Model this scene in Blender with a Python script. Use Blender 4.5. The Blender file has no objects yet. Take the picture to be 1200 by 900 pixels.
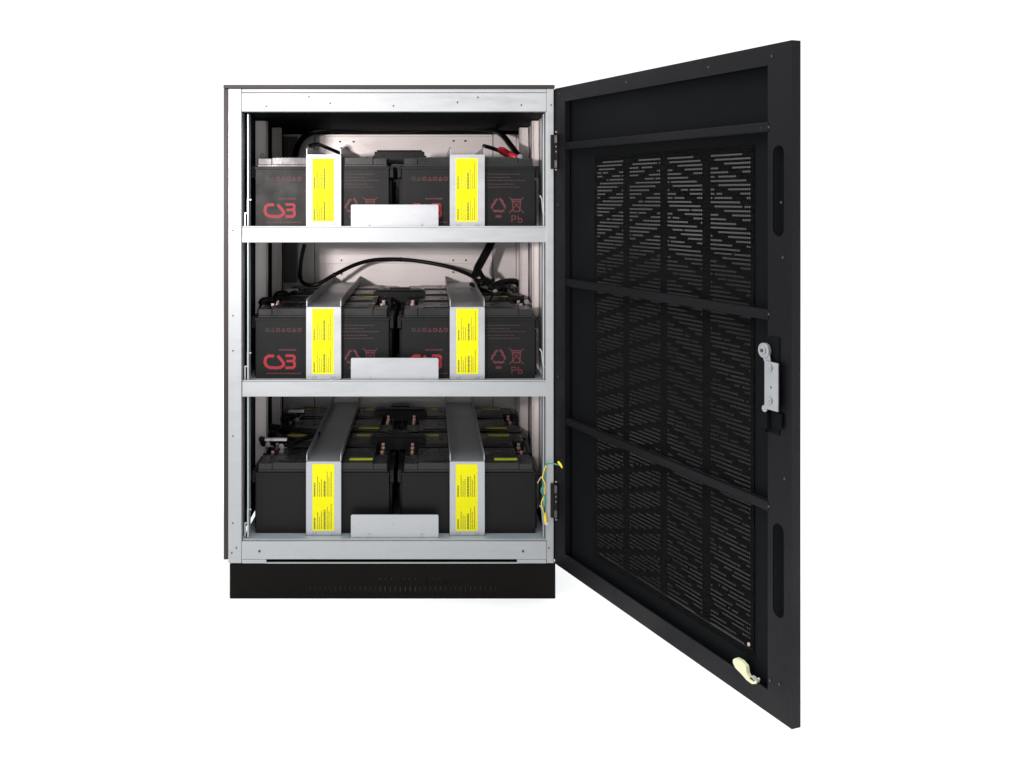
import bpy, bmesh, math, random
from mathutils import Vector
from mathutils.geometry import tessellate_polygon
random.seed(7)
SC = bpy.context.scene
COL = SC.collection
S = 0.00219            # metres per design unit (one unit = one photo pixel at the cabinet front)
CAMH = 472.0           # camera height above the floor in units
F = 1154.0             # camera distance to the cabinet front in units

# ------------------------------------------------------------------ camera, light, exposure
cam = bpy.data.cameras.new('camera')
camo = bpy.data.objects.new('camera', cam)
COL.objects.link(camo)
camo.location = (0, -F * S, CAMH * S)
camo.rotation_euler = (math.radians(90), 0, 0)
cam.sensor_width = 36
cam.lens = 36 * F / 1200
cam.shift_x = (600 - 502) / 1200
cam.shift_y = -(450 - 230) / 1200
cam.clip_start = 0.05
cam.clip_end = 500
SC.camera = camo

W = bpy.data.worlds.new('World')
SC.world = W
W.use_nodes = True
bg = W.node_tree.nodes['Background']
bg.inputs['Color'].default_value = (1, 1, 1, 1)
bg.inputs['Strength'].default_value = 1.12

def area(name, loc, target, size, power, color):
    l = bpy.data.lights.new(name, 'AREA')
    l.shape = 'RECTANGLE'
    l.size, l.size_y = size
    l.energy = power
    l.color = color
    o = bpy.data.objects.new(name, l)
    COL.objects.link(o)
    o.location = loc
    d = Vector(target) - Vector(loc)
    o.rotation_euler = d.to_track_quat('-Z', 'Y').to_euler()
    return o
def spot(name, loc, target, power, cone, radius, color):
    l = bpy.data.lights.new(name, 'SPOT')
    l.energy = power; l.color = color; l.spot_size = math.radians(cone); l.spot_blend = 1.0; l.shadow_soft_size = radius
    o = bpy.data.objects.new(name, l); COL.objects.link(o)
    o.location = loc
    o.rotation_euler = (Vector(target) - Vector(loc)).to_track_quat('-Z', 'Y').to_euler()
spot('key_spot', (-0.86, -2.25, 1.12), (-0.06, 0.6, 1.34), 185, 56, 0.06, (1.0, 0.93, 0.915))
area('top_fill', (0.0, -0.75, 3.6), (0.0, -0.7, 0.0), (4.4, 4.0), 228, (0.97, 0.99, 1.0))  # added overhead fill, unseen, strong enough to wash out floor shadows

SC.view_settings.view_transform = 'Standard'
SC.view_settings.look = 'None'
SC.view_settings.exposure = 0
SC.view_settings.gamma = 1
SC.cycles.max_bounces = 10
SC.cycles.transparent_max_bounces = 24

# ------------------------------------------------------------------ materials
def mat(name, col, rough=0.5, metal=0.0, spec=0.5, vary=0.0, vscale=8.0, bump=0.0, bscale=120.0, stretch=(1, 1, 1), rvar=0.0):
    m = bpy.data.materials.new(name)
    m.use_nodes = True
    nt = m.node_tree
    b = nt.nodes['Principled BSDF']
    b.inputs['Base Color'].default_value = (*col, 1)
    b.inputs['Roughness'].default_value = rough
    b.inputs['Metallic'].default_value = metal
    b.inputs['Specular IOR Level'].default_value = spec
    if vary or bump or rvar:
        tc = nt.nodes.new('ShaderNodeTexCoord')
        mp = nt.nodes.new('ShaderNodeMapping')
        mp.inputs['Scale'].default_value = stretch
        nt.links.new(tc.outputs['Object'], mp.inputs['Vector'])
    if vary or rvar:
        n = nt.nodes.new('ShaderNodeTexNoise')
        n.inputs['Scale'].default_value = vscale
        n.inputs['Detail'].default_value = 6
        n.inputs['Roughness'].default_value = 0.62
        nt.links.new(mp.outputs['Vector'], n.inputs['Vector'])
    if vary:
        r = nt.nodes.new('ShaderNodeMapRange')
        r.inputs['From Min'].default_value = 0.3
        r.inputs['From Max'].default_value = 0.7
        r.inputs['To Min'].default_value = 1 - vary
        r.inputs['To Max'].default_value = 1 + vary
        nt.links.new(n.outputs['Fac'], r.inputs['Value'])
        mx = nt.nodes.new('ShaderNodeVectorMath')
        mx.operation = 'SCALE'
        mx.inputs[0].default_value = col
        nt.links.new(r.outputs['Result'], mx.inputs['Scale'])
        nt.links.new(mx.outputs['Vector'], b.inputs['Base Color'])
    if rvar:
        r2 = nt.nodes.new('ShaderNodeMapRange')
        r2.inputs['From Min'].default_value = 0.3
        r2.inputs['From Max'].default_value = 0.7
        r2.inputs['To Min'].default_value = max(0.05, rough - rvar)
        r2.inputs['To Max'].default_value = min(1, rough + rvar)
        nt.links.new(n.outputs['Fac'], r2.inputs['Value'])
        nt.links.new(r2.outputs['Result'], b.inputs['Roughness'])
    if bump:
        n2 = nt.nodes.new('ShaderNodeTexNoise')
        n2.inputs['Scale'].default_value = bscale
        n2.inputs['Detail'].default_value = 3
        nt.links.new(tc.outputs['Object'], n2.inputs['Vector'])
        bp = nt.nodes.new('ShaderNodeBump')
        bp.inputs['Strength'].default_value = bump
        bp.inputs['Distance'].default_value = 0.001
        nt.links.new(n2.outputs['Fac'], bp.inputs['Height'])
        nt.links.new(bp.outputs['Normal'], b.inputs['Normal'])
    return m

M = {
    'galv': mat('galvanised_steel', (0.315, 0.325, 0.335), 0.42, 0.35, 0.5, 0.055, 9, 0.12, 300, (1, 1, 5), 0.12),
    'galv_in': mat('inner_galvanised_steel', (0.70, 0.65, 0.64), 0.45, 0.3, 0.5, 0.08, 4, 0.15, 200, (1, 1, 2), 0.1),
    'zinc': mat('bright_zinc', (0.33, 0.34, 0.355), 0.36, 0.6, 0.5, 0.06, 9, 0.05, 200, (1, 1, 3), 0.06),
    'black': mat('black_powder_coat', (0.0038, 0.0038, 0.0052), 0.48, 0, 0.13, 0.3, 5, 0.6, 700, (1, 1, 1), 0.14),
    'plinthblack': mat('plinth_black_paint', (0.0042, 0.0036, 0.0030), 0.5, 0, 0.06, 0.1, 6, 0.3, 900),
    'blackin': mat('black_inner_paint', (0.0035, 0.0042, 0.0048), 0.65, 0, 0.05, 0.1, 5, 0.1, 500),
    'side': mat('dark_brown_black_paint', (0.022, 0.018, 0.018), 0.4, 0, 0.25, 0.1, 5, 0.2, 800),
    'case': mat('battery_plastic', (0.0062, 0.0060, 0.0062), 0.38, 0, 0.13, 0.12, 12, 0.25, 500, (1, 1, 1), 0.08),
    'lid': mat('battery_lid_plastic', (0.007, 0.007, 0.007), 0.28, 0, 0.3, 0.1, 12, 0.15, 400, (1, 1, 1), 0.08),
    'cover': mat('cover_plastic', (0.005, 0.005, 0.005), 0.35, 0, 0.15, 0.1, 20),
    'rubber': mat('cable_rubber', (0.006, 0.006, 0.006), 0.45, 0, 0.3, 0.1, 30, 0.2, 300),
    'red': mat('red_print', (0.24, 0.008, 0.015), 0.5, 0, 0.3, 0.12, 40),
    'dimred': mat('faint_red_print', (0.075, 0.012, 0.016), 0.5, 0, 0.3, 0.3, 60),
    'palered': mat('very_faint_red_print', (0.028, 0.012, 0.013), 0.5, 0, 0.3, 0.3, 60),
    'yellow': mat('yellow_label_paper', (0.62, 0.585, 0.002), 0.5, 0, 0.12, 0.03, 20),
    'ink': mat('dark_label_ink', (0.16, 0.15, 0.01), 0.6),
    'olive': mat('olive_sticker', (0.40, 0.42, 0.03), 0.5, 0, 0.4, 0.05, 30),
    'lead': mat('lead_terminal', (0.50, 0.38, 0.35), 0.3, 0.8),
    'copper': mat('copper_terminal', (0.45, 0.20, 0.15), 0.35, 0.7),
    'white': mat('white_plastic', (0.75, 0.75, 0.74), 0.4),
    'redboot': mat('red_rubber', (0.62, 0.025, 0.045), 0.4, 0, 0.5, 0.08, 30),
    'green': mat('green_insulation', (0.02, 0.22, 0.13), 0.4),
    'wyellow': mat('yellow_insulation', (0.75, 0.55, 0.02), 0.4),
    'cream': mat('cream_plastic', (0.62, 0.62, 0.40), 0.45, 0, 0.4, 0.08, 40),
    'hole': mat('dark_screw', (0.05, 0.05, 0.05), 0.5, 0.5),
    'floor': mat('white_floor', (0.93, 0.93, 0.93), 0.6, 0, 0.3),
    'duct': mat('duct_grey', (0.10, 0.10, 0.095), 0.5, 0.2),
    'hingegrey': mat('hinge_grey', (0.06, 0.055, 0.055), 0.4, 0.3),
    'bluegalv': mat('shelf_steel', (0.34, 0.38, 0.40), 0.4, 0.4, 0.5, 0.08, 6, 0.1, 200, (1, 1, 1), 0.08),
}
# filter cloth: the weave lets part of the light behind it through
fm = bpy.data.materials.new('backlit_filter_cloth')
fm.use_nodes = True
nt = fm.node_tree
pb = nt.nodes['Principled BSDF']
pb.inputs['Base Color'].default_value = (0.004, 0.004, 0.004, 1)
pb.inputs['Roughness'].default_value = 0.9
pb.inputs['Specular IOR Level'].default_value = 0.05
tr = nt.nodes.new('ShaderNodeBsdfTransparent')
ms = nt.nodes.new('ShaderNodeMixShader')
tc = nt.nodes.new('ShaderNodeTexCoord')
n1 = nt.nodes.new('ShaderNodeTexNoise'); n1.inputs['Scale'].default_value = 3.0; n1.inputs['Detail'].default_value = 2.5
mr = nt.nodes.new('ShaderNodeMapRange')
mr.inputs['From Min'].default_value = 0.38; mr.inputs['From Max'].default_value = 0.66
mr.inputs['To Min'].default_value = 0.05; mr.inputs['To Max'].default_value = -0.05
nt.links.new(tc.outputs['Object'], n1.inputs['Vector'])
nt.links.new(n1.outputs['Fac'], mr.inputs['Value'])
# bright room behind, put into the cloth's transparency: clearer near its top edge
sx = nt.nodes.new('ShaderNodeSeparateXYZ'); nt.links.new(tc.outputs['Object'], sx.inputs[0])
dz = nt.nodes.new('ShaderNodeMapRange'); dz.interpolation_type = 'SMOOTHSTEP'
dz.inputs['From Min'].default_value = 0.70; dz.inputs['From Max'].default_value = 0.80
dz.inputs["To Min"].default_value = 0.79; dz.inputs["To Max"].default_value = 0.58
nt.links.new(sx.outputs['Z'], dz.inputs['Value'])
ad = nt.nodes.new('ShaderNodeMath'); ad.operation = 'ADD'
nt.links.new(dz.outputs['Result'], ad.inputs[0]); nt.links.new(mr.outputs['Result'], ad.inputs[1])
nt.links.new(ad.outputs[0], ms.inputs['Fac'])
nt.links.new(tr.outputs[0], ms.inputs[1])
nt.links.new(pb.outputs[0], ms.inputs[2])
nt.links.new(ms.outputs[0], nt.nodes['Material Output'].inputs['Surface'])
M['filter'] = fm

# ------------------------------------------------------------------ mesh helpers
def MAP(a, b, c):                 # x right, depth behind the cabinet front, v downwards from camera height
    return Vector((a * S, b * S, (CAMH - c) * S))
AX, AZ = 0.374, 0.9275            # direction of the open door
def DOOR(t, n, v):                # t along the door from the hinge, n out of its inner face, v downwards
    return MAP(148 + AX * t - AZ * n, -AZ * t - AX * n, v)

class MB:
    def __init__(self, m=MAP):
        self.v, self.f, self.i, self.m, self.sm = [], [], [], m, []
    def add(self, pts, faces, mi=0, smooth=False):
        o = len(self.v)
        self.v += pts
        for f in faces:
            self.f.append([o + k for k in f]); self.i.append(mi); self.sm.append(smooth)
    def box(self, a0, a1, b0, b1, c0, c1, mi=0):
        p = [self.m(a, b, c) for a in (a0, a1) for b in (b0, b1) for c in (c0, c1)]
        self.add(p, [(0, 1, 3, 2), (4, 6, 7, 5), (0, 4, 5, 1), (2, 3, 7, 6), (0, 2, 6, 4), (1, 5, 7, 3)], mi)
    def plate(self, outer, holes, b0, b1, mi=0, axes='ac'):
        """flat plate with holes; 2-D loops in (a,c) extruded along b, or other axis pairs"""
        def mp(p, d):
            if axes == 'ac': return self.m(p[0], d, p[1])
            if axes == 'bc': return self.m(d, p[0], p[1])
            return self.m(p[0], p[1], d)
        loops = [outer] + holes
        flat = [p for l in loops for p in l]
        tris = tessellate_polygon([[Vector((p[0], p[1], 0)) for p in l] for l in loops])
        n = len(flat)
        pts = [mp(p, b0) for p in flat] + [mp(p, b1) for p in flat]
        fs = [tuple(t) for t in tris] + [tuple(n + k for k in reversed(t)) for t in tris]
        o = 0
        for l in loops:
            k = len(l)
            for j in range(k):
                a, b = o + j, o + (j + 1) % k
                fs.append((a, b, n + b, n + a))
            o += k
        self.add(pts, fs, mi)
    def cyl(self, c, axis, r, h, seg=16, mi=0, r2=None):
        """c in design units, axis 'a','b','c' (centre of one end, extends by h)"""
        r2 = r if r2 is None else r2
        pts = []
        for rr, d in ((r, 0), (r2, h)):
            for k in range(seg):
                t = 2 * math.pi * k / seg
                u, w = rr * math.cos(t), rr * math.sin(t)
                q = {'a': (c[0] + d, c[1] + u, c[2] + w), 'b': (c[0] + u, c[1] + d, c[2] + w), 'c': (c[0] + u, c[1] + w, c[2] + d)}[axis]
                pts.append(self.m(*q))
        fs = [tuple(range(seg)), tuple(range(2 * seg - 1, seg - 1, -1))]
        self.add(pts, fs, mi)
        self.add(pts, [(k, (k + 1) % seg, seg + (k + 1) % seg, seg + k) for k in range(seg)], mi, True)
    def tube(self, path, r, seg=12, mi=0, steps=8, radii=None):
        P = [self.m(*p) for p in path]
        R = radii or [r] * len(P)
        pts, rr = [], []
        for i in range(len(P) - 1):
            p0, p1, p2, p3 = P[max(i - 1, 0)], P[i], P[i + 1], P[min(i + 2, len(P) - 1)]
            for s in range(steps):
                t = s / steps
                pts.append(0.5 * ((2 * p1) + (p2 - p0) * t + (2 * p0 - 5 * p1 + 4 * p2 - p3) * t * t + (3 * p1 - p0 - 3 * p2 + p3) * t ** 3))
                rr.append((R[i] * (1 - t) + R[i + 1] * t) * S)
        pts.append(P[-1]); rr.append(R[-1] * S)
        out = []
        up = Vector((0.13, 0.3, 1)).normalized()
        for i, p in enumerate(pts):
            d = (pts[min(i + 1, len(pts) - 1)] - pts[max(i - 1, 0)]).normalized()
            x = up - d * up.dot(d)
            if x.length < 0.05: x = Vector((1, 0, 0)) - d * d.x
            x.normalize(); up = x
            y = d.cross(x)
            for k in range(seg):
                a = 2 * math.pi * k / seg
                out.append(p + (x * math.cos(a) + y * math.sin(a)) * rr[i])
        fs = []
        for i in range(len(pts) - 1):
            for k in range(seg):
                a, b = i * seg + k, i * seg + (k + 1) % seg
                fs.append((a, b, b + seg, a + seg))
        self.add(out, fs, mi, True)
        n = (len(pts) - 1) * seg
        self.add(out, [tuple(range(seg)), tuple(n + k for k in reversed(range(seg)))], mi)
    def stroke(self, path, w, b, th=0.12, mi=0, closed=False):
        """mitred flat stroke in the (a,c) plane standing th proud of depth b"""
        n = len(path); L, Rr = [], []
        for i in range(n):
            p = Vector(path[i])
            if closed: q0, q1 = Vector(path[i - 1]), Vector(path[(i + 1) % n])
            else: q0, q1 = Vector(path[max(i - 1, 0)]), Vector(path[min(i + 1, n - 1)])
            d0, d1 = (p - q0), (q1 - p)
            if d0.length < 1e-6: d0 = d1
            if d1.length < 1e-6: d1 = d0
            d0.normalize(); d1.normalize()
            nn = Vector((-d0.y - d1.y, d0.x + d1.x))
            if nn.length < 1e-3: nn = Vector((-d0.y, d0.x))
            nn.normalize()
            k = min(1.6, 1 / max(0.4, nn.dot(Vector((-d0.y, d0.x)))))
            L.append(p + nn * w / 2 * k); Rr.append(p - nn * w / 2 * k)
        m = n if closed else n - 1
        for i in range(m):
            j = (i + 1) % n
            q = [L[i], L[j], Rr[j], Rr[i]]
            pts = [self.m(a.x, b - th, a.y) for a in q] + [self.m(a.x, b, a.y) for a in q]
            self.add(pts, [(0, 1, 2, 3), (0, 4, 5, 1), (2, 6, 7, 3)] + ([(0, 3, 7, 4)] if i == 0 and not closed else []) + ([(1, 5, 6, 2)] if i == m - 1 and not closed else []), mi)
    def build(self, name, mats, parent=None, bevel=0.0, origin=None):
        me = bpy.data.meshes.new(name)
        xs = [p.x for p in self.v]; ys = [p.y for p in self.v]; zs = [p.z for p in self.v]
        o = origin or Vector(((min(xs) + max(xs)) / 2, (min(ys) + max(ys)) / 2, min(zs)))
        me.from_pydata([tuple(p - o) for p in self.v], [], self.f)
        for m in (mats if isinstance(mats, (list, tuple)) else [mats]): me.materials.append(M[m])
        me.polygons.foreach_set('material_index', self.i)
        me.polygons.foreach_set('use_smooth', self.sm)
        bm = bmesh.new(); bm.from_mesh(me)
        bmesh.ops.remove_doubles(bm, verts=bm.verts, dist=1e-6) if len(self.v) < 6000 else None
        bmesh.ops.recalc_face_normals(bm, faces=bm.faces)
        bm.to_mesh(me); bm.free(); me.update()
        ob = bpy.data.objects.new(name, me)
        COL.objects.link(ob)
        ob['wloc'] = tuple(o)
        if parent is not None:
            ob.parent = parent
            ob.location = o - Vector(parent['wloc'])
        else:
            ob.location = o
        if bevel:
            bv = ob.modifiers.new('bevel', 'BEVEL'); bv.width = bevel * S; bv.segments = 2; bv.limit_method = 'ANGLE'; bv.angle_limit = math.radians(40)
        return ob

def empty(name, a, b, c):
    o = bpy.data.objects.new(name, None)
    COL.objects.link(o)
    p = MAP(a, b, c)
    o.location = p; o['wloc'] = tuple(p)
    o.empty_display_size = 0.05
    return o
def tag(o, label=None, cat=None, group=None, kind=None):
    if label: o['label'] = label
    if cat: o['category'] = cat
    if group: o['group'] = group
    if kind: o['kind'] = kind
    return o
def slot(x0, x1, y0, y1, n=6):
    """rounded slot loop (a,c)"""
    r = (x1 - x0) / 2; cx = (x0 + x1) / 2
    p = [(cx + r * math.cos(math.pi * k / n), y1 - r + r * math.sin(math.pi * k / n)) for k in range(n + 1)]
    p += [(cx - r * math.cos(math.pi * k / n), y0 + r - r * math.sin(math.pi * k / n)) for k in range(n + 1)]
    return p
def rect(x0, x1, y0, y1): return [(x0, y0), (x1, y0), (x1, y1), (x0, y1)]

# ------------------------------------------------------------------ setting
f = MB(); f.box(-9000, 9000, -6000, 9000, CAMH, CAMH + 4)
tag(f.build('floor', 'floor'), kind='structure')

# ------------------------------------------------------------------ cabinet
XL, XR, DB = -240.0, 148.0, 366.0
SHELF = [37.0, 218.0, 403.0]
cab = tag(empty('battery_cabinet', -46, 180, CAMH),
          'tall black steel cabinet with galvanised frame, three shelves and its perforated door swung open', 'cabinet')

m = MB(); m.box(XL, XL + 5.2, 0.5, DB + 3, -126, 426); m.build('side_panel', 'side', cab, 0.5)
m = MB(); m.box(XR - 2, XR + 0.8, 1, DB + 3, -125.5, 426); m.build('side_panel', 'blackin', cab, 0.4)
m = MB(); m.box(XL, XR, -1, DB + 3, -130.5, -126.3); m.build('top_panel', 'side', cab, 0.5)
m = MB(); m.box(XL + 5.2, XR - 2, DB + 1.2, DB + 3, -126, 430); m.build('rear_panel', 'blackin', cab)
# inner linings and ceiling
m = MB(); m.box(XL + 14, XL + 16, 24, DB - 2, -99, 400); m.build('inner_side_wall', 'blackin', cab)
m = MB(); m.box(XR - 5, XR - 3.5, 24, DB - 2, -99, 400); m.build('inner_side_wall', 'galv_in', cab)
m = MB(); m.box(XL + 6, XR - 3, 14, DB + 1, -104, -99); m.box(XL + 6, XR - 3, 340, DB + 1, -99, -94.6); m.build('ceiling_panel', 'blackin', cab)
# front frame
m = MB(); m.box(XL + 5.4, XL + 20.8, 0, 12, -126, 430); m.box(XL + 19.6, XL + 21, 1, 22, -99, 404); m.build('stile', 'galv', cab, 0.4)
m = MB(); m.box(138.8, XR - 1.2, 0, 12, -126, 430); m.box(137.6, 139, 1, 22, -99, 404); m.build('stile', 'galv', cab, 0.4)
m = MB(); m.box(XL + 21, 138.6, 0.3, 12, -121, -99.3); m.box(XL + 21, 138.6, 0.5, 1.5, -126, -121.6); m.build('top_rail', 'galv', cab, 0.5)
m = MB(); m.box(XL + 21, 138.6, 0.3, 3, 404.6, 425.6)
m.box(XL + 21.2, XL + 50, 0.4, 8, 425.8, 430.5); m.box(104, 138.4, 0.4, 8, 425.8, 430.5)
m.build('bottom_rail', 'galv', cab, 0.5)
# vertical inner angles next to the frame, side posts and back panel
for s, a0, a1 in ((0, -213.4, -211.8), (1, 135.4, 136.6)):
    m = MB(); m.box(a0, a1, 6, 20, -97, 402); m.build('angle_strip', 'bluegalv', cab, 0.3)
for a0, a1, d in ((-222.5, -208.5, 112), (133.5, 142, 112), (-221, -209, 236), (129, 141, 236)):
    m = MB(); m.box(a0, a1, d, d + 16, -97, 402)
    m.box(a1 - 1.2 if a0 < 0 else a0, a1 if a0 < 0 else a0 + 1.2, d - 3, d, -97, 402)
    m.build('post', 'galv_in', cab, 0.3)
m = MB()
m.box(-222, -174.5, 352, DB - 2, -95, 402); m.box(-173.7, 98.5, 355, DB - 2, -95, 402)
m.box(99.5, 134, 353, DB - 2, -95, 402); m.box(134.6, 141, 349, DB - 2, -95, 402)
m.build('back_panel', 'galv_in', cab, 0.3)
for v0, v1, d in ((88, 103, 352.5), (131, 200, 353.4), (280, 290, 352.5), (312, 360, 353.4), (-94, -91, 351)):
    m = MB(); m.box(-173, 98, d, 355, v0, v1); m.build('back_stiffener', 'galv_in', cab, 0.3)
# bracketed side plate behind the left post (dark grey duct)
m = MB(); m.box(-232 + 14, -199, 330, 349, -90, 130); m.box(-214, -212, 328, 330, -90, 130); m.box(-206, -204.6, 328, 330, -90, 130)
m.build('cable_duct', 'duct', cab, 0.4)

# shelves with front lip and stop plate
for i, sv in enumerate(SHELF):
    m = MB(); m.box(XL + 21.4, 138.2, 4 if i == 2 else 2.5, DB - 6, sv, sv + 2.2)
    if i < 2:
        m.box(XL + 21.4, 138.3, 1.6, 3, sv - 0.2, sv + 17)
        m.box(XL + 21.4, 138.3, 3, 14, sv + 15.4, sv + 17)
        m.box(XL + 21.4, 138.3, 3, 3.6, sv - 2.0, sv - 0.3)
    sh = m.build('shelf', 'galv' if i < 2 else 'bluegalv', cab, 0.35)
    p = MB()
    p.plate([(-91.5, sv - 0.2), (12, sv - 0.2), (12, sv - 26), (10.8, sv - 27.2), (-90.3, sv - 27.2), (-91.5, sv - 26)], [], 8, 9.6)
    p.box(-91.5, 12, 9.6, 22, sv - 1.6, sv - 0.2)
    for bx in (-70, -8): p.cyl((bx, 6.6, sv - 3.6), 'b', 1.3, 1.5, 10)
    if i == 2:
        p.cyl((-42, 7.2, sv - 16), 'b', 0.8, 1, 8)
    p.build('stop_plate', 'zinc', sh, 0.3)
    # little Z shaped side clips
    for s in (0, 1):
        if s == 0: pts = [(-209.4, sv - 33), (-213.4, sv - 33), (-213.4, sv - 17), (-216.6, sv - 17), (-216.6, sv - 1)]
        else: pts = [(128.6 + 3, sv - 38), (134, sv - 34), (135.4, sv - 18), (138.4, sv - 15), (138.4, sv - 10)]
        c = MB()
        c.stroke(pts, 1.5, 12, 3)
        c.build('side_clip', 'zinc', sh, 0)

# hold-down brackets with warning labels
def ink_lines(m, x0, x1, y0, y1, b):
    """rotated fine print: broken vertical dashes in two blocks"""
    w = x1 - x0
    for blk0, blk1 in ((y0 + 2, (y0 + y1) / 2 - 1), ((y0 + y1) / 2 + 4, y1 - 2)):
        for k, (fx, length, wt) in enumerate(((0.10, .45, .9), (0.24, .75, .45), (0.33, .5, .4), (0.42, .6, .45), (0.56, .68, 1.15), (0.68, .8, .4), (0.76, .6, .4), (0.86, .95, .5))):
            x = x0 + w * fx; wt *= 1.9
            yb = blk1
            end = blk1 - (blk1 - blk0) * length * random.uniform(.75, 1.05)
            end = max(end, blk0)
            while yb > end:
                l = random.uniform(1.6, 5.0)
                a = max(end, yb - l)
                m.box(x - wt / 2, x + wt / 2, b - 0.12, b - 0.02, a, yb, 1)
                yb = a - random.uniform(0.25, 0.5)
for i, sv in enumerate(SHELF):
    for a0, a1 in ((-145.2, -103.6), (25.4, 67.0)):
        top = sv - 86.5 if i < 2 else sv - 88
        m = MB()
        d0 = 15.0
        m.plate([(a0 + .8, sv - 0.3), (a1 - .8, sv - 0.3), (a1, sv - 1.5), (a1, top + 1), (a1 - .8, top), (a0 + .8, top), (a0, top + 1), (a0, sv - 1.5)], [], d0, d0 + 1.6)
        m.box(a0, a0 + 1.2, d0 + 1.6, d0 + 7, top + 2, sv - 1); m.box(a1 - 1.2, a1, d0 + 1.6, d0 + 7, top + 2, sv - 1)
        m.box(a0 + .4, a1 - .4, d0 + 1.6, 352, top, top + 1.4)
        for q0, q1 in ((a0, a0 + 1.3), (a1 - 1.3, a1)):
            m.plate([(d0 + 1.6, top - 0.2), (d0 + 1.8, top - 7), (d0 + 6, top - 9.5), (351, top - 9.5), (351, top - 0.2)], [], q0, q1, axes='bc')
        for bx in (a0 + 10, a1 - 9.5):
            m.cyl((bx, d0 - 0.8, sv - 3.4), 'b', 1.3, 0.8, 10)
            m.stroke([(bx - 2, sv - 1), (bx - 2, sv - 4.5), (bx + 2, sv - 4.5), (bx + 2, sv - 1)], 0.5, d0, 0.3)
        br = m.build('hold_down_bracket', 'zinc', cab, 0.35)
        l = MB()
        ly0, ly1 = (top + 2.6, sv - 6.5)
        if i == 0: ly0 = top + 5
        lx0 = a0 + 7.6 + random.uniform(-.5, .5); lx1 = lx0 + 25.8; dl = random.uniform(-.7, .7); ly0 += dl; ly1 += dl
        l.box(lx0, lx1, d0 - 0.2, d0 - 0.02, ly0, ly1)
        ink_lines(l, lx0, lx1, ly0, ly1, d0 - 0.2)
        l.build('warning_label', ['yellow', 'ink'], br)

# plinth with ventilation slots
m = MB()
holes = []
for k in range(38):
    holes.append(rect(-140 + k * 5.9, -140 + k * 5.9 + 1.4, 458, 466))
for k in range(12):
    holes.append(rect(-58 + k * 7, -58 + k * 7 + 1.2, 448, 453))
m.plate(rect(-233, 149, 431.5, CAMH), holes, 1, 3)
m.box(-233, -231.6, 3, DB, 431.5, CAMH); m.box(147.6, 149, 3, DB, 431.5, CAMH); m.box(-231.6, 147.6, DB - 2, DB, 431.5, CAMH)
m.box(-231.6, 147.6, 3, DB - 2, 430.8, 432.6)
pl = m.build('plinth', 'plinthblack', cab, 0.3)
m = MB(); m.box(-150, 100, 6, 8, 446, 469); m.box(-60, -14, 4.4, 5.4, 446, 469, 1); m.build('slot_backing', ['duct', 'hingegrey'], pl)  # added grey strips, make the slots look faintly lit from within
m = MB(); m.box(-191, 105, 0.8, 3.2, 429.4, 430.7); m.build('plinth_edge_strip', 'galv', cab)

# screws on the frame
for x, y in ((273, 136), (273, 226), (273, 270), (273, 370), (273, 411), (273, 511), (273, 613), (312, 124.5), (362, 113.5), (387, 121), (461, 124),
             (536, 120), (560, 114), (611, 123), (646, 123), (268.5 + 3, 648), (277, 642), (304, 646), (613, 646), (643, 642)):
    m = MB(); r = 0.95 if (x, y) not in ((304, 646), (613, 646)) else 1.4
    m.cyl((x - 502, -0.35, y - 230), 'b', r, 0.7, 10)
    m.build('screw', 'hole', cab)
m = MB(); m.cyl((275.5 - 502, -0.3, 124.5 - 230), 'b', 3.1, 0.6, 18); m.cyl((275.5 - 502, -0.7, 124.5 - 230), 'b', 1.6, 0.5, 12); m.build('screw', 'zinc', cab, 0.2)
for sx, sy in ((398, 166), (414, 166), (531, 165), (545, 165), (400, 305), (400, 321), (531, 305), (546, 305), (531, 319)):
    r = 1154 / (1154 + 350.0)
    m = MB(); m.cyl(((sx - 502) / r, 350, (sy - 230) / r), 'b', 1.3, 5, 10); m.build('screw', 'hole', cab)

# ------------------------------------------------------------------ door (part of the cabinet; its pieces are sub-parts)
T = 9.0
m = MB(DOOR)
fr = rect(0.6, 388, -126, 430)
win = [rect(25.8, 360, -109, -62), rect(25.8, 360, -53.5, 94.5), rect(25.8, 360, 103, 254), rect(25.8, 360, 262, 411)]
sl = [slot(366.2, 379, -42, 33), slot(366.2, 379, 268.6, 346)]
# one continuous face frame with the four windows and the two cable slots cut out
m.plate(fr, win + sl, -1.4, 0)
m.box(0.6, 388, -T, -1.4, -126, -124.4); m.box(0.6, 388, -T, -1.4, 428.4, 430)
m.box(386.4, 388, -T, -1.4, -124.4, 428.4); m.box(0.6, 2.2, -T, -1.4, -124.4, 428.4)
m.box(2.2, 386.4, -T, -T + 1, -124.4, -40.5, 1); m.box(2.2, 386.4, -T, -T + 1, 393.5, 428.4, 1)
m.box(2.2, 79.6, -T, -T + 1, -40.5, 393.5, 1); m.box(331.4, 386.4, -T, -T + 1, -40.5, 393.5, 1)
door = m.build('door', ['black', 'blackin'], cab, 0.35)
# rails: folded returns of the cross bars give them depth
for v0, v1 in ((-62, -53.5), (94.5, 103), (254, 262)):
    m = MB(DOOR); m.box(24, 362, -6, -1.5, v0 + .3, v0 + 1.6); m.box(24, 362, -6, -1.5, v1 - 1.6, v1 - .3); m.box(25, 361, -.1, .5, v0 + .5, v1 - .5)
    m.build('cross_rail', 'black', door, 0.3)
m = MB(DOOR); m.box(24.6, 25.7, -6, 1.2, -109, 411); m.build('return_edge', 'black', door, 0.2)
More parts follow.
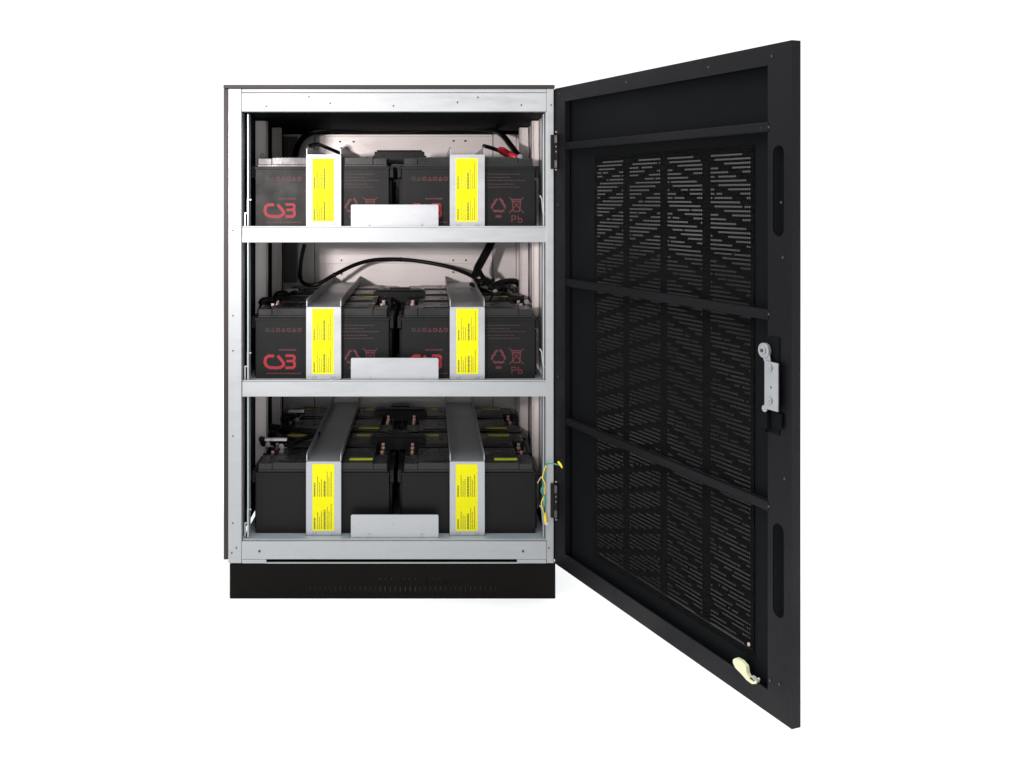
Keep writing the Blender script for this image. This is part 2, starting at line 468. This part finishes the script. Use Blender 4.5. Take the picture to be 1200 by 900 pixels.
# perforated sheet
m = MB(DOOR)
C = [(80, 133.5), (143, 198.5), (209, 265), (275, 331)]
pitch = 3.85; hh = 1.6; nrows = 112; v = -40.0
n0, n1 = -T + 0.05, -T + 0.75
a, b = 79.6, 331.4
for r in range(nrows):
    va = -40 + r * pitch
    m.box(a, b, n0, n1, va, va + pitch - hh)             # solid strip
    t = a
    for (c0, c1) in C:
        hp = 2.7; hl = 2.25
        k = int((c1 - c0) / hp)
        for q in range(k):
            h0 = c0 + q * hp
            h1 = h0 + hl
            cx = (h0 + h1) / 2
            u = abs(cx - 204)
            band = ((va + 60) - 0.31 * u) % 21.3
            closed = band < 6.2
            if closed or random.random() < 0.02: continue
            if h0 > t: m.box(t, h0, n0, n1, va + pitch - hh, va + pitch)
            t = h1
    m.box(t, b, n0, n1, va + pitch - hh, va + pitch)
m.box(a, b, n0, n1, 392, 393.5); m.box(a, b, n0, n1, -40.5, -40)
m.build('perforated_panel', 'blackin', door)
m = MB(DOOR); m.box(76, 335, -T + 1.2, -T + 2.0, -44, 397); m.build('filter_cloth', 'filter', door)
# latch
m = MB(lambda t, n, v: DOOR(t + 5.0, n, v))
m.plate(rect(358, 373.5, 136, 175.5), [[(365.5 + 1 * math.cos(k), 157 + 1 * math.sin(k)) for k in [j * 6.283 / 8 for j in range(8)]]], 4.6, 6.2, 0)
m.box(358, 359.6, 0, 4.6, 136, 175.5, 0)
m.cyl((355.5, 5.4, 128), 'b', 6.2, -3.5, 20, 0); m.cyl((355.5, 6.6, 128), 'b', 3.4, -1.2, 16, 0); m.cyl((355.5, 7.4, 128), 'b', 1.6, -1.0, 8, 2)
m.plate([(352, 130), (361, 128), (364, 140), (358, 142)], [], 3.2, 4.4, 0)
for c in (141, 168): m.cyl((364.5, 6.3, c), 'b', 2.9, 1.5, 14, 0); m.cyl((364.5, 7.8, c), 'b', 1.5, 0.8, 8, 0)
m.cyl((357, 3.6, 176), 'b', 3, 2, 12, 0)
m.box(355, 369.5, 0.02, 1.0, 116, 196, 1)
m.box(350, 361, 1.2, 6, 179, 192, 1); m.box(362, 374, 1.2, 3, 177, 190, 1); m.box(350.5, 356, 0.8, 3.6, 133, 196, 1)
m.build('latch', ['zinc', 'blackin', 'hole'], door, 0.3)
# door stay clip in cream plastic on the bottom rail
m = MB(lambda t, n, v: DOOR(t + 0.5, n, 414 - (414 - v) * 0.62))
m.plate([(316.5, 398.5), (320, 394), (327, 393), (333, 396), (334.5, 405), (338, 410.5), (343.5, 410), (345.5, 403.5), (347.2, 404), (346.2, 411), (341, 415), (334, 414.5), (325, 410), (319.5, 408), (316.5, 403)], [], -3, 1.0, 0)
m.cyl((344.5, 0.4, 404), 'b', 3.2, 1.2, 14, 1); m.cyl((344.5, 1.6, 404), 'b', 1.6, 0.8, 8, 1)
m.build('stay_clip', ['cream', 'zinc'], door, 0.8)
m = MB(DOOR); m.cyl((329.5, -T + 2.2, 387), 'b', 1.6, 1.2, 10); m.build('screw', 'lead', door)
for t, v in ((365, -116), (283, -117), (150, -117.5), (12, -119), (352, -57.5), (361.5, -57.5), (361.5, 98), (361.5, 258), (376, 5), (378, 50), (380, 230), (363, 402), (8, 10), (8, 210), (374, 400)):
    m = MB(DOOR); m.cyl((t, 0, v), 'b', 1.1, 0.5, 10); m.build('screw', 'hole', door)
# hinges
for v0, v1 in ((-72, -32), (336, 376)):
    m = MB()
    m.box(143, 150, -3.2, -0.6, v0, v1, 0)
    m.cyl((149.6, -5, v0 + 1), 'c', 3.0, 9, 14, 1); m.cyl((149.6, -5, v1 - 10), 'c', 3.0, 9, 14, 1); m.cyl((149.6, -5, v0 + 10), 'c', 2.3, v1 - v0 - 20, 12, 0)
    m.m = DOOR
    m.box(2, 9, 0.1, 1.6, v0, v1, 0)
    for q in (v0 - 3, v0 + 14, v0 + 20, v1 + 1): m.cyl((6, 0, q), 'b', 1.2, 2.4, 8, 2)
    m.build('hinge', ['cover', 'hingegrey', 'lead'], door, 0.3)

# ------------------------------------------------------------------ batteries
BW, BH, LIDH, BD = 161.0, 72.4, 83.4, 77.0
def make_battery(printed, rear_terminals, sticker):
    """front-left-bottom corner at design (0,0,0) with v downwards"""
    e = empty('battery', BW / 2, BD / 2, 0)
    m = MB()
    m.box(0.8, BW - 0.8, 0.8, BD - 0.8, -BH + 3, 0)
    m.box(0, BW, 0, BD, -BH, -BH + 3.2)
    m.box(3, BW - 3, 0.3, 0.9, -3, -0.4)
    for s in (0, 1):                         # end ribs
        for q in (14, 36, 58):
            m.box(-2.4 if s == 0 else BW - 0.8, 0.8 if s == 0 else BW + 2.4, q, q + 3, -BH + 16, -2)
    case = m.build('case', 'case', e, 0.7)
    if printed:
        p = MB()
        b = 0.75
        def L(x, y): return ((295 + x / 11.26 - 299) * 1.02, -(444.2 - (370 + y / 11.26)) * 1.02)
        p.stroke([L(*q) for q in ((298, 540), (225, 538), (188, 565), (176, 620), (195, 668), (240, 692), (330, 697), (385, 690), (425, 660), (424, 632), (400, 600), (345, 535))], 3.5, b, 0.15, 0)
        p.stroke([L(*q) for q in ((450, 535), (545, 535), (566, 550), (566, 585), (548, 605), (462, 607))], 3.0, b, 0.15, 0)
        p.stroke([L(*q) for q in ((548, 607.5), (568, 630), (568, 672), (548, 694), (448, 696))], 3.2, b, 0.15, 0)
        p.build('logo', 'red', case); p = MB()
        # small word above the mark and the line below it
        x = 29.0
        while x < 49: w = random.uniform(1, 2); p.box(x, x + w, b - .1, b, -35, -33.2, 1); x += w + .6
        p.build('small_print', ['red', 'dimred'], case); p = MB()
        x = 14.0
        while x < 56: w = random.uniform(1.5, 4); p.box(x, x + w, b - .1, b, -6.6, -5.2, 1); x += w + .8
        p.build('small_print', ['red', 'dimred', 'palered'], case); p = MB()
        # row of tiny pictograms
        for k in range(7):
            cx = 15 + k * 6.4; mi = 2 if k < 2 else 1
            if k % 2: p.stroke([(cx - 2, -56), (cx, -60), (cx + 2, -56)], 0.9, b, 0.1, mi, True)
            else: p.stroke([(cx + 2.1 * math.cos(j * .785), -58 + 2.1 * math.sin(j * .785)) for j in range(8)], 0.9, b, 0.1, mi, True)
        p.build('pictogram_row', ['red', 'dimred', 'palered'], case); p = MB()
        # fine print on the right half
        for yy, l in ((-64, 40), (-60, 28), (-56.5, 44), (-52, 33), (-48.5, 38)):
            x = 102.0
            while x < 102 + l: w = random.uniform(1.5, 5); p.box(x, x + w, b - .1, b, yy, yy + 1.0, 2); x += w + .8
        p.build('data_table', ['red', 'dimred', 'palered'], case); p = MB()
        # recycling loop
        cx, cy, r = 116.5, -25.5, 8.2
        for k in range(3):
            a0 = math.radians(90 + 120 * k)
            P = [(cx + rr * math.cos(a0 + da), cy - rr * math.sin(a0 + da)) for rr, da in ((r, .12), (r * .9, .6), (r * .7, 1.0), (r * .86, 1.35), (r, 1.75))]
            p.stroke(P, 2.6, b, 0.12, 1)
            q = P[-1]; t = a0 + 1.75
            p.plate([(q[0] + 2.2 * math.cos(t), q[1] - 2.2 * math.sin(t)), (q[0] - 2.2 * math.cos(t), q[1] + 2.2 * math.sin(t)), (q[0] - 2.6 * math.sin(t), q[1] - 2.6 * math.cos(t))], [], b - .14, b, 1)
        p.box(113, 120, b - .1, b, -14.5, -11.5, 1)
        p.build('recycling_mark', ['red', 'dimred', 'palered'], case); p = MB()
        # crossed-out bin with Pb
        for pts, cl in (([(133, -31), (143, -31), (141.5, -19), (134.5, -19)], True), ([(132, -33.2), (144, -33.2)], False)):
            p.stroke(pts, 1.3, b, 0.12, 1, cl)
        p.stroke([(129.5, -36), (146.5, -17)], 1.1, b - .13, 0.12, 1); p.stroke([(146.5, -36), (129.5, -17)], 1.1, b - .26, 0.12, 1)
        p.stroke([(132.5, -5.5), (132.5, -13.5), (136.5, -13.5), (137.4, -11.6), (136.5, -9.7), (133.2, -9.7)], 1.2, b, 0.12, 1)
        p.stroke([(140.2, -14), (140.2, -6), (143.8, -6), (144.8, -8), (143.8, -10.2), (141, -10.2)], 1.2, b, 0.12, 1)
        p.build('bin_mark', ['red', 'dimred', 'palered'], case)
    m = MB()
    m.box(3, BW - 3, 3, BD - 3, -BH - 2.5, -BH)
    m.box(20, BW - 20, 4, BD - 4, -LIDH, -BH - 2.5)
    m.box(26, BW - 26, 12, BD - 12, -LIDH - 0.8, -LIDH)
    y0, y1 = (4, 44) if rear_terminals else (BD - 44, BD - 4)
    m.box(3.5, 19.6, y0, y1, -LIDH + 1, -BH - 2.5); m.box(BW - 19.6, BW - 3.5, y0, y1, -LIDH + 1, -BH - 2.5)
    for vx in (50, 80, 111): m.cyl((vx, BD / 2, -LIDH - 1.2), 'c', 3.2, 0.8, 16)
    m.build('lid', 'lid', e, 0.6)
    if sticker:
        m = MB(); ys = 12 if rear_terminals else 52
        for q in ((112, 140),) if sticker == 1 else ((112, 140), (20, 46)): m.box(q[0], q[1], ys, ys + 9, -LIDH - 1.3, -LIDH - 0.85)
        m.build('sticker', 'olive', e)
    yt = BD - 18 if rear_terminals else 18
    for xt in (12, BW - 12):
        m = MB()
        m.cyl((xt, yt, -BH - 5.2), 'c', 3.6, 3, 16, 1)
        m.box(xt - 2, xt + 2, yt - 0.8, yt + 0.8, -BH - 11, -BH - 5, 0)
        m.cyl((xt, yt - 2.4, -BH - 8.5), 'b', 1.5, 4.4, 8, 0)
        m.build('terminal', ['lead', 'copper'], e, 0.2)
    for s in (0, 1):
        m = MB()
        x0, x1 = (-4.6, 0) if s == 0 else (BW, BW + 4.6)
        m.box(x0, x1, 5, 9, -BH - 1, -BH + 13); m.box(x0, x1, BD - 9, BD - 5, -BH - 1, -BH + 13); m.box(x0, x1 , 9, BD - 9, -BH - 1, -BH + 3)
        m.cyl((x0 + 2.3, 4.2, -BH + 2), 'b', 1.3, 0.9, 10)
        m.build('handle', 'cover', e, 0.8)
    return e
def copy_tree(o, parent=None):
    c = o.copy(); COL.objects.link(c)
    if parent is not None: c.parent = parent
    for ch in list(o.children): copy_tree(ch, c)
    return c
protos = {}
def battery(a, d, v, printed, rear, sticker, label):
    key = (printed, rear, sticker)
    if key not in protos: protos[key] = make_battery(*key); o = protos[key]
    else: o = copy_tree(protos[key])
    p = MAP(a + BW / 2, d + BD / 2, v)
    o.location = p
    return tag(o, label, 'battery', 'batteries standing on the shelves')
ROWN = ['front', 'second', 'third', 'rearmost']
for i, sv in enumerate(SHELF):
    shn = ['top', 'middle', 'bottom'][i]
    for r in range(4 if i else 2):
        for s, a in ((0, -207.0), (1, -32.6)):
            side = ['left', 'right'][s]
            if r == 0 and i < 2: lab = 'dark grey battery with red lettering, front %s one on the %s shelf' % (side, shn)
            elif r == 0: lab = 'plain black battery without lettering, front %s one on the bottom shelf' % side
            else: lab = '%s-row black battery, %s side of the %s shelf' % (ROWN[r].capitalize(), side, shn)
            battery(a + random.uniform(-.7, .7), 23 + 80 * r + random.uniform(-.4, 1.2), sv, i < 2 and r == 0, r % 2 == 0, (1 if i == 2 else 0) if r % 2 == 0 else (2 if i == 2 else 1), lab)

# ------------------------------------------------------------------ things on the batteries
def terminal_cover(a0, a1, d, v, label, step=True):
    m = MB()
    m.box(a0, a1, d, d + 22, v - 17, v - 2)
    m.box(a0 + 3, a1 - 3, d + 3, d + 19, v - 19, v - 17)
    if step: m.box((a0 + a1) / 2 - 14, (a0 + a1) / 2 + 14, d + 19, d + 34, v - 20, v - 6)
    m.box(a0 - 2.5, a0, d + 4, d + 10, v - 12, v - 4); m.box(a1, a1 + 2.5, d + 4, d + 10, v - 12, v - 4)
    m.cyl((a0 + 12, d - 0.6, v - 12), 'b', 1.1, 0.8, 10); m.cyl((a1 - 12, d - 0.6, v - 12), 'b', 1.1, 0.8, 10)
    tag(m.build('terminal_cover', 'cover', None, 0.7), label, 'cover', 'black covers bridging the battery terminals')
terminal_cover(-76, -3, 122, SHELF[2] - BH, 'black plastic cover over the front pair of terminals on the bottom shelf')
terminal_cover(-80, -2, 286, SHELF[2] - BH, 'black plastic cover over the back pair of terminals on the bottom shelf')
terminal_cover(-74, -4, 176, SHELF[1] - BH, 'black plastic cover over the middle terminals on the middle shelf')
terminal_cover(-68, -5, 88, SHELF[0] - BH - 4, 'black plastic cover between the two batteries of the top shelf', False)

def cable(name, path, r, label, cat='cable', mats='rubber', group='black power cables between the shelves', lug=None):
    m = MB(); m.tube(path, r, 12)
    o = m.build(name, mats)
    if len(path) >= 6:
        for k in range(2, len(path) - 2, 3):
            p, q = Vector(path[k]), Vector(path[k + 1])
            d = (q - p).normalized()
            t = MB(); t.tube([tuple(p - d * 1.1), tuple(p + d * 1.1)], r + 0.55, 12, steps=1)
            t.box(p.x - 1, p.x + 1, p.y - r - 1.6, p.y - r, p.z - 1, p.z + 1)
            t.build('cable_tie', 'cover', o)
    return tag(o, label, cat, group)
def at(x, y, d):         # a point of the photo at a chosen depth, used when laying out the cables
    k = (F + d) / F
    return ((x - 502) * k, d, (y - 230) * k)
cable('power_cable', [at(357, 286, 300), at(353, 305, 298), at(352, 325, 290), at(358, 333, 270), at(372, 333, 262), at(392, 322, 275), at(417, 310, 300), at(440, 304.5, 315), at(470, 304, 322), at(500, 307.5, 322), at(530, 314, 310), at(552, 323, 290), at(560, 330, 270)], 2.9,
      'long black cable arching across the middle compartment in front of the back panel')
cable('power_cable', [at(577, 282, 300), at(572, 292, 292), at(566, 303, 285), at(560, 314, 275), at(558, 321, 262)], 6.0,
      'thick black cable bundle hanging down at the right of the middle compartment')
cable('power_cable', [at(562, 318, 262), at(570, 331, 240), at(582, 338, 220), at(596, 347, 190), at(606, 354, 150), at(612, 357, 125)], 3.4,
      'black cable running forward to the right front terminal of the middle shelf')
cable('power_cable', [at(552, 333, 262), at(560, 337, 240), at(572, 343, 220), at(586, 350, 190)], 3.0,
      'short black cable beside the right bracket on the middle shelf')
cable('power_cable', [at(360, 172, 150), at(372, 169, 200), at(383, 173, 260), at(404, 182, 280)], 2.6,
      'black cable lying along the left bracket on the top shelf')
cable('power_cable', [at(345, 190, 330), at(348, 174, 322), at(356, 161, 312), at(370, 154, 305), at(395, 151.5, 312), at(430, 153, 325), at(478, 152, 330), at(510, 149, 325), at(545, 149, 310), at(575, 152, 290), at(588, 158, 260), at(598, 170, 200), at(607, 182, 130)], 4.2,
      'long black cable running under the ceiling across the top compartment')
cable('power_cable', [at(567, 171, 120), at(573, 172.5, 130), at(583, 176, 140), at(592, 180, 135)], 2.6,
      'short black cable entering the red terminal boot on the top shelf')
cable('power_cable', [at(309, 520, 100), at(306, 508, 130), at(316, 500, 170), at(335, 503, 170), at(355, 505, 150), at(372, 507, 140)], 4.0,
      'black cable on the left batteries of the bottom shelf')
cable('power_cable', [at(340, 520, 100), at(352, 515, 115), at(365, 511, 130), at(374, 508, 140)], 3.0,
      'lower of two short black cables left of the bracket on the bottom shelf')
cable('power_cable', [at(305, 364, 105), at(309, 356, 130), at(318, 351, 170), at(332, 348, 230), at(345, 342, 290)], 3.6,
      'black cable along the left side of the middle shelf')
m = MB(); m.tube([at(584, 175, 112), at(589, 177, 110), at(596, 181, 105), at(603, 184, 100), at(606, 185.5, 98)], 5, 14, radii=[3.2, 5.2, 5.0, 4.4, 2.4])
tag(m.build('terminal_boot', 'redboot', None), 'red rubber boot on the right battery terminal of the top shelf', 'terminal boot')
def bar(x0, x1, y0, y1, d, th, mtl, name, label, cat, group=None, bevel=0.4):
    p, q = at(x0, y0, d), at(x1, y1, d)
    m = MB(); m.box(p[0], q[0], d, d + th, p[2], q[2])
    return tag(m.build(name, mtl, None, bevel), label, cat, group)
G = 'white cable tags on the batteries'
bar(335, 349, 338.6, 343.4, 250, 8, 'white', 'cable_tag', 'white cable tag behind the left front battery of the middle shelf', 'tag', G)
bar(310, 336, 514, 517, 92, 5, 'white', 'cable_tag', 'long white cable tag at the left of the bottom shelf', 'tag', G)
bar(338, 356, 480.6, 483.6, 250, 5, 'white', 'cable_tag', 'white cable tag far back on the left of the bottom shelf', 'tag', G)
G = 'bright crimp lugs on the terminals'
def lug(x, y, d, label):
    m = MB(); c = at(x, y, d)
    m.tube([(c[0] - 3.6, d, c[2] - 2), (c[0] - 1, d, c[2] + 0.6), (c[0] + 3.6, d + 2, c[2] + 2.4)], 1.6, 10, radii=[1.7, 1.9, 1.3])
    m.cyl((c[0] - 3.2, d - 2.4, c[2] - 1.6), 'b', 3.2, 2, 14); m.cyl((c[0] - 3.2, d - 3.4, c[2] - 1.6), 'b', 1.6, 1.1, 6)
    tag(m.build('crimp_lug', 'zinc', None, 0.2), label, 'cable lug', G)
lug(312, 361.5, 98, 'bright metal lug at the left front corner of the middle shelf')
lug(608, 360, 98, 'bright metal lug at the right front corner of the middle shelf')
lug(620, 355, 110, 'bright metal lug beside the right wall on the middle shelf')
lug(583, 343, 190, 'bright metal lug behind the right bracket on the middle shelf')
lug(317, 522, 96, 'bright metal lug at the left front corner of the bottom shelf')
lug(333, 524, 96, 'bright metal lug right of the long white tag on the bottom shelf')
lug(351, 493, 240, 'bright metal lug far back at the left of the bottom shelf')
lug(311, 184, 98, 'bright metal lug at the left front corner of the top shelf')
lug(612, 185, 98, 'bright metal lug right of the red boot on the top shelf')
def boot(x, y, d, w, label):
    # folded black rubber shroud over a terminal, with its cable stub
    m = MB(); c = at(x, y, d)
    m.tube([(c[0] - w, d, c[2] + 3), (c[0] - w * .5, d + 2, c[2] - 1), (c[0] + w * .4, d + 6, c[2] - 1.5), (c[0] + w, d + 12, c[2] + 1)], 4, 12, radii=[3.2, 5.0, 4.4, 2.6])
    m.cyl((c[0] - w * .5, d - 1, c[2] + 4), 'c', 4.6, -6, 14)
    m.tube([(c[0] + w, d + 12, c[2] + 1), (c[0] + w + 5, d + 26, c[2] - 2), (c[0] + w + 6, d + 46, c[2] + 3)], 2.4, 10)
    tag(m.build('terminal_boot', 'rubber'), label, 'terminal boot', 'black rubber boots over battery terminals')
boot(312, 354, 104, 8, 'black rubber boot over the left front terminal of the middle shelf')
boot(330, 346, 190, 9, 'black rubber boot behind the left front terminal of the middle shelf')
boot(602, 352, 120, 9, 'black rubber boot over the right front terminal of the middle shelf')
boot(586, 338, 200, 10, 'black rubber boot beside the right bracket of the middle shelf')
boot(568, 331, 240, 9, 'black rubber boot at the foot of the thick cable bundle')
boot(312, 509, 128, 9, 'black rubber boot over the left front terminal of the bottom shelf')
boot(338, 490, 238, 9, 'black rubber boot far back on the left of the bottom shelf')
cable('power_cable', [at(575, 337, 215), at(588, 331, 250), at(604, 330, 290), at(612, 338, 300)], 4.5,
      'black cable behind the right terminals, in front of the back wall of the middle shelf')
cable('power_cable', [at(574, 352, 112), at(579, 345, 130), at(588, 343, 160), at(598, 348, 170)], 1.6,
      'thin black lead between the right terminals of the middle shelf')
# grounding wire from the frame to the door
m = MB()
m.tube([(160, -13, 315), at(655, 545, -10), at(646, 543, -8), at(641, 543.5, -5)], 0.8, 10, 0)
m.tube([at(641, 543.5, -5), at(639, 547, -4), at(638, 556, -3), at(637, 568, -3), at(634.5, 575, -3), at(638.5, 583, -3), at(638, 592, -3), at(636, 597, -3), at(638, 603, -3)], 1.1, 10, 0)
m.tube([at(642, 543.5, -4), at(638.5, 549, -5.6), at(636, 560, -4), at(638.5, 567, -6), at(638, 580, -3), at(634.5, 589, -4), at(636, 597, -5.6), at(639, 606, -3)], 0.6, 10, 1)
m.tube([at(654, 541, -10), (155.5, -15, 313), (159, -15, 317)], 2.4, 12, 1, radii=[1.2, 2.1, 1.8])
m.tube([at(638.6, 601, -3), at(639.2, 608, -3), at(639.6, 612, -3)], 2.2, 12, 1, radii=[1.2, 1.9, 1.7])
m.cyl((159, -17, 320), 'b', 2.6, 3, 12, 2); m.cyl((137.8, -4, 382), 'b', 2.4, 5, 12, 2)
m.tube([at(630, 566, 2), at(633.5, 560, -2), at(636, 559, -3)], 0.9, 8, 2)
tag(m.build('ground_wire', ['green', 'wyellow', 'lead']), 'green and yellow grounding wire looped between the frame and the door', 'wire')
for o in SC.objects:
    if 'wloc' in o: del o['wloc']
